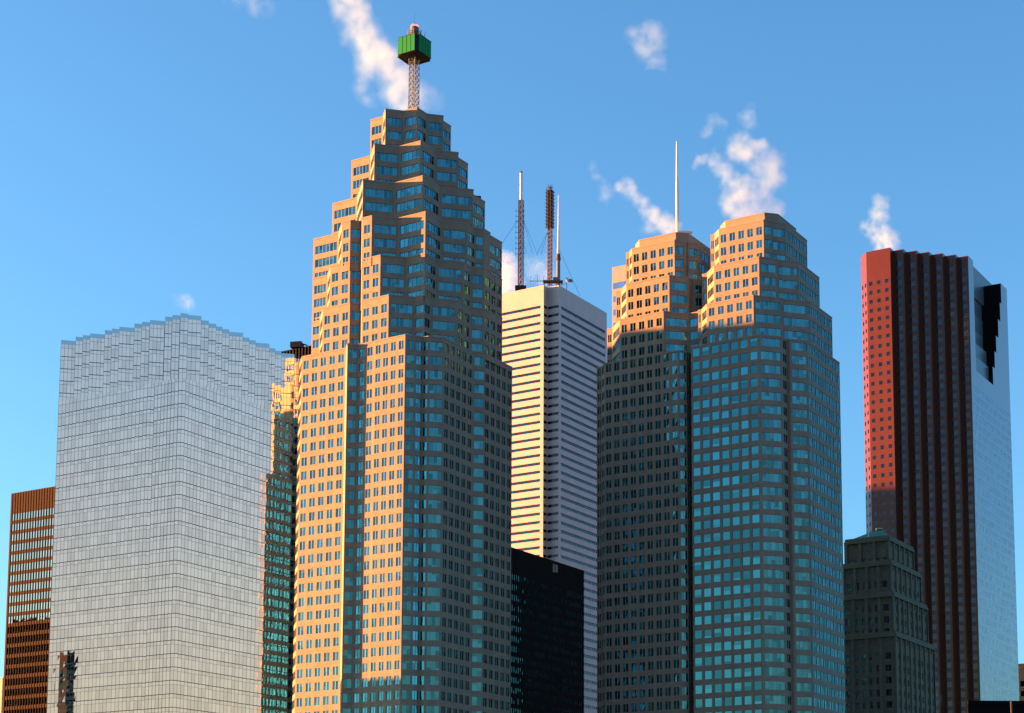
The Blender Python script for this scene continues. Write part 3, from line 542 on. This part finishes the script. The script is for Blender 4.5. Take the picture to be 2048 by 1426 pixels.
# ------------------------------------------------------------------ unseen towers: added shadow casters, then towers known from reflections
def plain_tower(name, label, cx, cy, sx, sy, z, mat, gl):
    t = thing(name, label, 'office building', (cx, cy, 0)); wall = MB(); wm = []
    a = add2(add2((cx, cy), U, -sx / 2), V, -sy / 2); b = add2(a, U, sx); c = add2(b, V, sy); d_ = add2(a, V, sy)
    P = [a, b, c, d_]; wn_ = MB()
    for i in range(4):
        seg = Seg(P[i], P[(i + 1) % 4]); zc = 0
        for k in range(int(z // 4) - 1):
            zb = k * 4 + 1.2; z1 = zb + 2.2
            seg.quad(wall, 0, seg.L, zc, zb, mat); seg.quad(wn_, 0, seg.L, zb, z1, gl, -.2); zc = z1
        seg.quad(wall, 0, seg.L, zc, z, mat)
    wall.face([(p[0], p[1], z) for p in P], 'roof'); wall.build('wall', t); o = wn_.build('window_panes', t); o["kind"] = "stuff"
plain_tower('unseen_shade_slab', 'unseen dark slab added beyond the left edge to shade the red tower foot', -330, 765, 44, 30, 219, 'oldstone', 'black_glass')  # unseen blocker, added to shade the foot of the red tower

plain_tower('unseen_shade_tower', 'unseen tower added beyond the left edge to shade the back of the tallest tower', -212, 497, 44, 40, 190, 'oldstone', 'black_glass')  # unseen blocker, added to darken the tallest tower's back in the mirror glass
plain_tower('unseen_shade_block', 'unseen low block added beyond the left edge to shade the tallest tower foot', -222, 445, 22, 16, 82, 'oldstone', 'black_glass')  # unseen block, added to drop a shadow on the tallest tower's foot
plain_tower('black_tower', 'dark black-walled tower behind the viewpoint, mirrored low in the mirror tower left edge', -9, -118, 9, 11, 166, 'black', 'black_glass')
plain_tower('dark_office_tower', 'dark office tower beyond the left edge, mirrored in the bronze slab', -348, 566, 30, 40, 132, 'black', 'black_glass')
# ------------------------------------------------------------------ masts
def lattice(mb, base, top, w0, w1, n, r=.12, mat='steel'):
    b, t = Vector(base), Vector(top)
    def ring(f):
        c = b.lerp(t, f); w = w0 + (w1 - w0) * f
        return [c + Vector((sx * w / 2 * U[0] + sy * w / 2 * V[0], sx * w / 2 * U[1] + sy * w / 2 * V[1], 0)) for sx, sy in ((-1, -1), (1, -1), (1, 1), (-1, 1))]
    for k in range(n):
        a, c = ring(k / n), ring((k + 1) / n)
        for i in range(4):
            j = (i + 1) % 4
            mb.tube(a[i], c[i], r * 1.4, n=5, mat=mat, cap=False); mb.tube(a[i], c[j], r * .8, n=4, mat=mat, cap=False); mb.tube(a[j], c[i], r * .8, n=4, mat=mat, cap=False); mb.tube(c[i], c[j], r * .8, n=4, mat=mat, cap=False)
mx, my = -46.3, 452.0
zr = A['tiers'][0]['z1']
tm = thing('broadcast_mast', 'steel lattice mast with green box panels and red beacon on the tallest tower', 'mast', (mx, my, zr))
lm = MB(); lattice(lm, (mx, my, zr), (mx, my, 244.5), 2.0, 1.9, 17, .09, 'steel'); lm.build('lattice_shaft', tm)
zg0, zg1 = 237.9, 242.7
for d1, d2, sg_ in ((U, V, -1), (V, U, -1), (U, V, 1), (V, U, 1)):
    bx_ = MB(); c2 = add2((mx, my), d1, sg_ * 3.5); bx_.box((c2[0], c2[1], zg0), .3, 5.3, zg1 - zg0, 'green', math.atan2(d1[1], d1[0]))
    for k_ in (-1.35, 0, 1.35):
        c4 = add2(c2, d2, k_); c4 = add2(c4, d1, sg_ * .17); bx_.box((c4[0], c4[1], zg0), .06, .07, zg1 - zg0, 'darksteel', math.atan2(d1[1], d1[0]))
    for zz_ in (zg0 - .05, zg1 - .07): bx_.box((c2[0], c2[1], zz_), .42, 5.5, .12, 'darksteel', math.atan2(d1[1], d1[0]))
    bx_.build('green_panel', tm)
cg = MB(); ring = [add2(add2((mx, my), U, a), V, b) for a, b in ((-3.3, -2.5), (-2.5, -3.3), (2.5, -3.3), (3.3, -2.5), (3.3, 2.5), (2.5, 3.3), (-2.5, 3.3), (-3.3, 2.5))]
for i in range(8):
    j = (i + 1) % 8; cg.face([(*ring[i], zg0 + .1), (*ring[j], zg0 + .1), (*ring[j], zg1 - .1), (*ring[i], zg1 - .1)], 'darksteel')
cg.face([(*p, zg0 + .1) for p in ring], 'darksteel'); cg.face([(*p, zg1 - .1) for p in ring], 'darksteel')
for i in range(8): cg.tube((*ring[i], zg0 - .3), (*ring[i], zg1 + .3), .08, n=5, mat='darksteel')
cg.build('dark_core', tm)
pl = MB()
for k in range(8):
    a = k * math.pi / 4; b_ = a + math.pi / 4; ca, sa, cb, sb2 = math.cos(a), math.sin(a), math.cos(b_), math.sin(b_); q_ = 1.75
    pl.tube((mx + q_ * ca, my + q_ * sa, 242.6), (mx + q_ * ca, my + q_ * sa, 245.9), .12, n=5, mat='steel')
    for z0_, z1_ in ((242.7, 244.4), (244.4, 242.7), (244.4, 244.4), (245.0, 245.0)):
        pl.tube((mx + q_ * ca, my + q_ * sa, z0_), (mx + q_ * cb, my + q_ * sb2, z1_), .09, n=4, mat='steel')
pl.build('top_platform', tm)
dm = MB(); dm.tube((mx, my, 243.6), (mx, my, 246.6), 1.15, 1.15, 16, 'steel'); part_ = dm.build('drum', tm)
bc = MB(); bc.tube((mx, my, 246.6), (mx, my, 247.2), 1.18, .9, 16, 'redlamp'); bc.build('red_beacon', part_, tuple(tm.location))
cp = MB(); cp.tube((mx, my, 247.2), (mx, my, 247.7), .75, .4, 12, 'darksteel'); cp.tube((mx, my, 247.7), (mx, my, 251.2), .035, .03, 5, 'darksteel'); cp.build('lightning_rod', part_, tuple(tm.location))
wh = MB(); wh.tube((mx + 2.6, my - 1, 242.7), (mx + 3.1, my - 1, 244.9), .07, .05, 5, 'darksteel'); wh.build('whip_antenna', tm)

wz = DATA['W']['zt']
def atp(px, py, y):   # ray through a point of the picture, met at distance y
    a = (px - 1170) / 3517; b = (1368 - py) / 3517; r = (a, CT - b * ST, ST + b * CT); t = y / r[1]
    return (r[0] * t, y, CAM_Z + r[2] * t)
MAST = json.loads('''{"a":[-29.37,775,290.03,331.55,345.51],"b":[-16.32,785,294.37,322.1,343.25],"c":[-12.31,780,292.79,304.99,336.28],"guys":[[[-30.55,775,322.68],[-44.36,770,298.84]],[[-28.49,775,322.68],[-23.98,780,307.38]],[[-28.49,775,322.68],[-21.73,782,307.67]],[[-28.44,775,312.63],[-26.91,778,307.34]],[[-17.2,785,320.89],[-22.42,782,308.15]],[[-17.2,785,320.89],[-20.35,782,308.63]],[[-15.81,785,321.38],[-12.15,790,312.41]],[[-11.76,780,309.78],[-2.36,800,294.91]]],"guy_of":[0,0,0,0,1,1,1,2],"frame":[-25.01,778,291.59],"dish":[-8.38,768,286.33],"plat":[-14.58,772,290.6],"pole":[26.46,483,200.69,228.13],"rig":[-28.91,447,193.8],"plant":[-110.94,656,222.66]}''')
def mast_obj(key, label, parts):
    pass
# left mast: lattice, side aerials, white cylinder
x0, y0, zb, zm, ztp = MAST['a']
t1 = thing('antenna_mast', 'lattice mast topped by a white tube, leftmost on the white tower roof', 'antenna', (x0, y0, zb), 'antenna masts on the white tower')
lm = MB(); lattice(lm, (x0, y0, zb), (x0, y0, zm), 1.7, 1.7, 15, .13, 'darksteel')
lm.tube((x0 - 1.2, y0, zb), (x0 - 1.2, y0, zm), .28, .28, 6, 'darksteel'); lm.build('lattice_shaft', t1)
for k in range(9):
    f = .38 + k * .062; z = zb + (zm - zb) * f; am = MB()
    am.tube((x0, y0, z), (x0 - 2.4, y0 - .4, z), .09, n=4, mat='steel'); am.tube((x0 - 2.4, y0 - .4, z - .8), (x0 - 2.4, y0 - .4, z + .8), .12, n=4, mat='steel')
    am.tube((x0, y0, z), (x0 + 1.9, y0 - .4, z + .3), .09, n=4, mat='steel'); am.build('side_aerial', t1)
wt = MB(); wt.tube((x0, y0, zm), (x0, y0, ztp - .8), .62, .62, 12, 'whitepaint'); part_ = wt.build('white_tube', t1)
wc = MB(); wc.tube((x0, y0, ztp - .8), (x0, y0, ztp), .68, .45, 12, 'darksteel'); wc.build('tube_cap', part_, tuple(t1.location))
ft = MB(); ft.box((x0, y0, zb - 1.2), 5, 4, 1.6, 'darksteel'); ft.build('mast_foot', t1)
# middle mast
x0, y0, zb, zm, ztp = MAST['b']
t2 = thing('antenna_mast', 'dark bristling lattice mast, thick upper half, middle of the white tower roof', 'antenna', (x0, y0, zb), 'antenna masts on the white tower')
lm = MB(); lattice(lm, (x0, y0, zb), (x0, y0, zm), 1.5, 1.5, 14, .13, 'redpaint'); lattice(lm, (x0, y0, zm), (x0, y0, ztp - 2.5), 1.6, 1.6, 14, .2, 'darksteel'); lm.build('lattice_shaft', t2)
for k in range(22):
    z = zm + (ztp - 2.6 - zm) * (k + .5) / 22; am = MB()
    for q in range(4):
        a = q * math.pi / 2 + (k % 2) * .5
        am.tube((x0, y0, z), (x0 + 2.3 * math.cos(a), y0 + 2.3 * math.sin(a), z + .2), .12, n=4, mat='redpaint')
        am.tube((x0 + 1.7 * math.cos(a), y0 + 1.7 * math.sin(a), z - .7), (x0 + 1.7 * math.cos(a), y0 + 1.7 * math.sin(a), z + .7), .16, n=4, mat='darksteel')
    am.build('dipole_ring', t2)
tp_ = MB()
for q in range(8):
    a = q * math.pi / 4; tp_.tube((x0, y0, ztp - 1.8), (x0 + 1.6 * math.cos(a), y0 + 1.6 * math.sin(a), ztp - 1.2 + (q % 2)), .13, n=4, mat='redpaint')
tp_.tube((x0, y0, ztp - 2.6), (x0, y0, ztp), .3, .2, 6, 'redpaint'); tp_.build('top_aerial', t2)
# right mast
x0, y0, zb, zm, ztp = MAST['c']
t3 = thing('antenna_mast', 'slim white tapering pole mast, rightmost on the white tower roof', 'antenna', (x0, y0, zb), 'antenna masts on the white tower')
p = MB(); p.tube((x0, y0, zb), (x0, y0, zm), .95, .85, 10, 'steel'); part_ = p.build('lower_tube', t3)
p = MB(); p.tube((x0, y0, zm), (x0, y0, zm + 2.8), 1.2, .9, 10, 'redpaint'); p.build('collar', part_, tuple(t3.location))
p = MB(); p.tube((x0, y0, zm + 2.8), (x0, y0, (zm + ztp) / 2), .6, .42, 10, 'whitepaint'); p.tube((x0, y0, (zm + ztp) / 2), (x0, y0, ztp), .3, .12, 8, 'whitepaint'); p.build('upper_pole', t3)
# guy wires
for i, (a, b) in enumerate(MAST['guys']):
    g_ = MB(); g_.tube(a, b, .07, .07, 4, 'darksteel'); m_ = Vector(a).lerp(Vector(b), .55)
    o = g_.build('guy_wire', (t1, t2, t3)[MAST['guy_of'][i]])
# rooftop frame and satellite dish
fx, fy, fz = MAST['frame']
tf = thing('roof_rail_frame', 'thin steel rail frame on the white tower roof left of the middle mast', 'frame', (fx, fy, fz))
p = MB()
for k in (0, 1, 2): p.tube((fx + k * 3, fy, fz), (fx + k * 3, fy, fz + (5.6 if k == 1 else 4.6)), .14, n=5, mat='steel')
p.build('post', tf); p = MB(); p.tube((fx - .5, fy, fz + 2.6), (fx + 6.5, fy, fz + 2.6), .14, n=5, mat='steel'); p.build('rail', tf)
fx, fy, fz = MAST['dish']
td = thing('satellite_dish', 'small pale dish cluster on a post at the white tower roof edge', 'satellite dish', (fx, fy, fz))
p = MB(); p.tube((fx, fy, fz), (fx, fy, fz + 4), .25, n=6, mat='steel'); p.tube((fx - 5, fy, fz + 2.8), (fx, fy, fz + 2.8), .12, n=5, mat='steel'); p.build('post', td)
p = MB(); p.tube((fx, fy - .3, fz + 4.2), (fx + .6, fy - .9, fz + 4.5), .3, 1.35, 14, 'whitepaint'); p.tube((fx + 1.6, fy, fz + 4.0), (fx + 2.0, fy - .6, fz + 4.2), .2, 1.0, 12, 'steel'); p.build('dish', td)
fx, fy, fz = MAST['plat']
tq = thing('roof_platform', 'rust brown equipment platform at the foot of the middle mast', 'platform', (fx, fy, fz))
p = MB(); p.box((fx, fy, fz + .8), 9, 3, .5, 'redpaint'); p.build('deck', tq); p = MB()
for k in (-4, -1.5, 1.5, 4): p.box((fx + k, fy, fz - .8), .3, .3, 1.7, 'darksteel')
p.box((fx + 1.5, fy, fz + 1.3), 3, 2, 1.6, 'steel'); p.build('support', tq)

# pole on the left crown of the twin tower
x0, y0, zb, ztp = MAST['pole']
t4 = thing('flag_pole_mast', 'tall thin white pole mast on the left stepped crown', 'pole', (x0, y0, zb))
p = MB(); p.tube((x0, y0, zb), (x0, y0, zb + (ztp - zb) * .55), .52, .42, 10, 'whitepaint'); p.build('lower_pole', t4)
p = MB(); p.tube((x0, y0, zb + (ztp - zb) * .55), (x0, y0, ztp), .36, .2, 10, 'whitepaint'); p.build('upper_pole', t4)
p = MB(); p.box((x0 + 2.0, y0 - .5, zb - .2), 4.4, .8, .5, 'whitepaint', .12); p.build('base_beam', t4)

# window-washing rig on the tall tower, plant box on the black tower
x0, y0, zb = MAST['rig']
t5 = thing('roof_equipment_box', 'small dark machine box on a right-hand setback of the tallest tower', 'machine', (x0, y0, zb))
p = MB(); p.box((x0, y0, zb), 2.2, 2.2, 2.6, 'darksteel', .3); part_ = p.build('housing', t5)
p = MB(); p.box((x0 + .1, y0 - 1.2, zb + .7), 1.0, .2, 1.1, 'steel', .3); p.build('vent', part_, tuple(t5.location))
x0, y0, zb = MAST['plant']
t6 = thing('roof_plant_box', 'dark plant box on top of the black finned tower', 'machine', (x0, y0, zb))
p = MB(); p.box((x0, y0, zb), 4.2, 4, 2.2, 'darksteel', -.2); part_ = p.build('housing', t6)
p = MB(); p.tube((x0 + 1, y0, zb + 2.2), (x0 + 4.0, y0, zb + 1.2), .25, n=6, mat='darksteel'); p.box((x0 + 1.0, y0, zb + 2.2), 1.8, 2, .4, 'darksteel'); p.build('duct', part_, tuple(t6.location))

# ------------------------------------------------------------------ steam
def steam(name, label, balls, dens, amp, scale, seed, soft=1.0):
    cx = sum(b[0] for b in balls) / len(balls); cy = sum(b[1] for b in balls) / len(balls); cz = min(b[2] for b in balls)
    m, n, l = new_mat("steam"); tc = n.new("ShaderNodeTexCoord")
    add = n.new("ShaderNodeVectorMath"); add.operation = 'ADD'; add.inputs[1].default_value = (seed * 17.3, seed * 5.1, seed * 3.7)
    l.new(tc.outputs["Object"], add.inputs[0])
    nz = n.new("ShaderNodeTexNoise"); nz.inputs["Scale"].default_value = scale; nz.inputs["Detail"].default_value = 2.5; nz.inputs["Roughness"].default_value = .55
    l.new(add.outputs[0], nz.inputs["Vector"])
    sb = n.new("ShaderNodeVectorMath"); sb.operation = 'SUBTRACT'; sb.inputs[1].default_value = (.5, .5, .5); l.new(nz.outputs["Color"], sb.inputs[0])
    sc = n.new("ShaderNodeVectorMath"); sc.operation = 'SCALE'; sc.inputs["Scale"].default_value = amp; l.new(sb.outputs[0], sc.inputs[0])
    pp = n.new("ShaderNodeVectorMath"); pp.operation = 'ADD'; l.new(tc.outputs["Object"], pp.inputs[0]); l.new(sc.outputs[0], pp.inputs[1])
    acc = None
    for (x, y, z, r, w) in balls:
        ds = n.new("ShaderNodeVectorMath"); ds.operation = 'DISTANCE'; ds.inputs[1].default_value = (x - cx, y - cy, z - cz); l.new(pp.outputs[0], ds.inputs[0])
        val = mathn(n, l, 'MULTIPLY', mathn(n, l, 'SUBTRACT', 1.0, mathn(n, l, 'DIVIDE', ds.outputs["Value"], r)), w)
        if acc is None: acc = val
        else: acc = mathn(n, l, 'MAXIMUM', acc, val)
    mr = n.new("ShaderNodeMapRange"); mr.inputs["From Min"].default_value = 0; mr.inputs["From Max"].default_value = .55 * soft
    mr.inputs["To Min"].default_value = 0; mr.inputs["To Max"].default_value = 1; mr.clamp = True; l.new(acc, mr.inputs["Value"])
    n2 = n.new("ShaderNodeTexNoise"); n2.inputs["Scale"].default_value = scale * 1.7; n2.inputs["Detail"].default_value = 4; l.new(add.outputs[0], n2.inputs["Vector"])
    m2 = n.new("ShaderNodeMapRange"); m2.inputs["From Min"].default_value = .30; m2.inputs["From Max"].default_value = .62; m2.clamp = True; l.new(n2.outputs["Fac"], m2.inputs["Value"])
    dn = mathn(n, l, 'MULTIPLY', mathn(n, l, 'MULTIPLY', mr.outputs[0], m2.outputs[0]), dens)
    vs = n.new("ShaderNodeVolumeScatter"); vs.inputs["Color"].default_value = (.33, .55, .50, 1); vs.inputs["Anisotropy"].default_value = .1; l.new(dn, vs.inputs["Density"])
    o_ = n.new("ShaderNodeOutputMaterial"); l.new(vs.outputs[0], o_.inputs["Volume"])
    m.cycles.volume_step_rate = .22
    M[m.name] = m
    mb = MB()
    for (x, y, z, r, w) in balls:
        nu, nv = 14, 8; r = r * 1.12 + amp * .12; rows = []
        for a in range(nv + 1):
            th = math.pi * a / nv; rows.append([(x + r * math.sin(th) * math.cos(2 * math.pi * b / nu), y + r * math.sin(th) * math.sin(2 * math.pi * b / nu), z + r * math.cos(th)) for b in range(nu)])
        for a in range(nv):
            for b in range(nu):
                c = (b + 1) % nu
                if a == 0: mb.face([rows[0][0], rows[1][b], rows[1][c]], m.name)
                elif a == nv - 1: mb.face([rows[a][b], rows[nv][0], rows[a][c]], m.name)
                else: mb.face([rows[a][b], rows[a + 1][b], rows[a + 1][c], rows[a][c]], m.name)
    o = mb.build(name, None, (cx, cy, cz)); tag(o, label, 'steam', 'steam drifting above the towers')
    rm = o.modifiers.new("remesh", 'REMESH'); rm.mode = 'VOXEL'; rm.voxel_size = min(b[3] for b in balls) * .3
    return o
for s in json.loads('''[["steam_plume","thick peach steam plume drifting up left from the tallest tower peak",[[-49.43,462,228.64,5.04,1],[-50.32,462,233.29,7.06,1.1],[-52.32,462,237.95,7.06,1.15],[-55.14,462,241.46,6.73,1.1],[-58.51,462,244.67,7.06,1.1],[-61.35,462,249.07,6.39,1],[-63.09,462,253.47,5.72,1],[-64.83,462,257.89,6.05,1],[-66.29,462,262.02,6.73,1],[-60.23,462,239.41,5.04,0.7],[-61.95,462,234.31,3.7,0.5],[-59.13,462,230.67,3.03,0.4],[-66.76,462,257.01,5.04,0.7]],0.12,8.5,0.13,1,1.0],["steam_wisp","faint steam wisp just right of the green boxed mast shaft",[[-44.24,465,234.3,4.06,0.6],[-42.0,465,232.4,3.72,0.45],[-44.77,465,231.38,3.72,0.5]],0.07,5,0.2,2,1.0],["steam_cloud","bright cream steam billow behind the tallest tower shoulder",[[-40.13,800,302.74,11.65,1.2],[-37.33,800,308.87,8.15,1.1],[-34.94,800,302.74,6.99,1],[-32.09,800,299.06,5.82,0.8],[-42.54,800,310.1,8.73,1]],0.15,7,0.12,3,1.0],["steam_wisp","thin bluish steam between the two lattice masts",[[-24.02,830,318.8,7.85,0.6],[-19.6,830,315.75,7.25,0.7],[-21.09,830,322.62,6.04,0.4],[-15.92,830,314.73,4.83,0.5]],0.06,8,0.13,4,1.0],["steam_plume","slanting steam trail rising left from the pole mast foot",[[24.89,483,201.29,3.52,1.2],[22.9,483,203.38,3.87,1.1],[20.32,483,203.67,3.87,0.9],[19.19,483,206.36,3.16,0.9],[16.91,483,208.45,3.16,0.85],[14.62,483,210.55,2.81,0.8],[12.62,483,212.94,2.99,0.85],[12.06,483,215.34,2.46,0.8],[10.62,483,214.44,2.11,0.8],[18.32,483,202.78,2.81,0.5]],0.18,5,0.2,5,1.0],["steam_wisp","pale wisp of steam left of the slanting steam trail",[[5.88,483,212.64,3.16,0.8],[5.45,483,215.04,2.46,0.6],[3.73,483,217.74,2.11,0.5],[2.01,483,220.15,2.11,0.4]],0.08,5,0.2,6,1.0],["steam_plume","large curling steam puff above the right stepped crown",[[51.63,477,204.36,5.21,1.1],[48.1,477,204.51,4.86,1.1],[44.13,477,203.92,4.51,1],[42.47,477,207.76,5.56,1.15],[46.74,477,209.83,5.56,1.05],[41.39,477,212.49,3.82,0.9],[39.17,477,216.94,3.47,0.95],[36.92,477,219.62,3.47,1],[32.94,477,219.77,2.6,1],[44.91,477,223.49,5.21,1.1],[48.6,477,222.89,4.17,0.95],[52.51,477,217.69,5.21,0.85],[53.17,477,213.98,4.86,0.8],[50.73,477,211.31,4.51,0.85],[48.97,477,218.43,4.51,0.7]],0.16,7,0.17,7,1.0],["steam_wisp","small torn steam wisps floating high over the right stepped crown",[[34.44,477,228.56,2.43,0.75],[36.75,477,231.85,2.43,0.5],[46.44,477,232.15,3.47,0.7],[47.03,477,234.54,2.78,0.5],[39.01,477,230.65,2.08,0.5]],0.09,5,0.22,8,1.0],["steam_cloud","lone torn steam puff high in the sky right of centre",[[21.87,560,299.07,6.52,0.9],[23.85,560,291.62,4.48,0.8],[16.83,560,300.49,4.08,0.6],[20.17,560,295.52,4.89,0.7],[26.92,560,300.49,3.26,0.5]],0.08,8,0.15,9,1.0],["steam_plume","small steam puff rising from the red granite tower roof",[[123.12,690,278.59,6.03,1.2],[120.95,690,281.99,5.52,1.1],[118.13,690,284.12,4.52,0.8],[119.89,690,290.09,5.02,0.6],[121.21,690,294.79,5.02,0.6],[115.29,690,285.4,4.02,0.5]],0.16,6,0.2,10,1.0],["steam_wisp","bluish steam wisp low in front of the old stone tower",[[109.98,560,75.98,5.3,0.8],[109.12,560,80.02,4.48,0.6],[112.03,560,80.99,2.85,0.5],[108.58,560,71.15,5.3,0.8]],0.12,6,0.2,11,1.0],["steam_wisp","faint grey smudge of steam above the mirror tower peak",[[-116.22,497,183.96,2.89,0.6],[-117.45,497,185.78,2.89,0.5],[-119.79,497,185.78,2.17,0.4]],0.1,4,0.25,12,1.0],["steam_wisp","faint steam streak at the top edge left of the big plume",[[-92.56,462,259.66,4.37,0.6],[-97.44,462,260.25,3.36,0.5],[-88.36,462,258.48,3.36,0.5]],0.05,7,0.15,13,1.0]]'''): steam(*s)
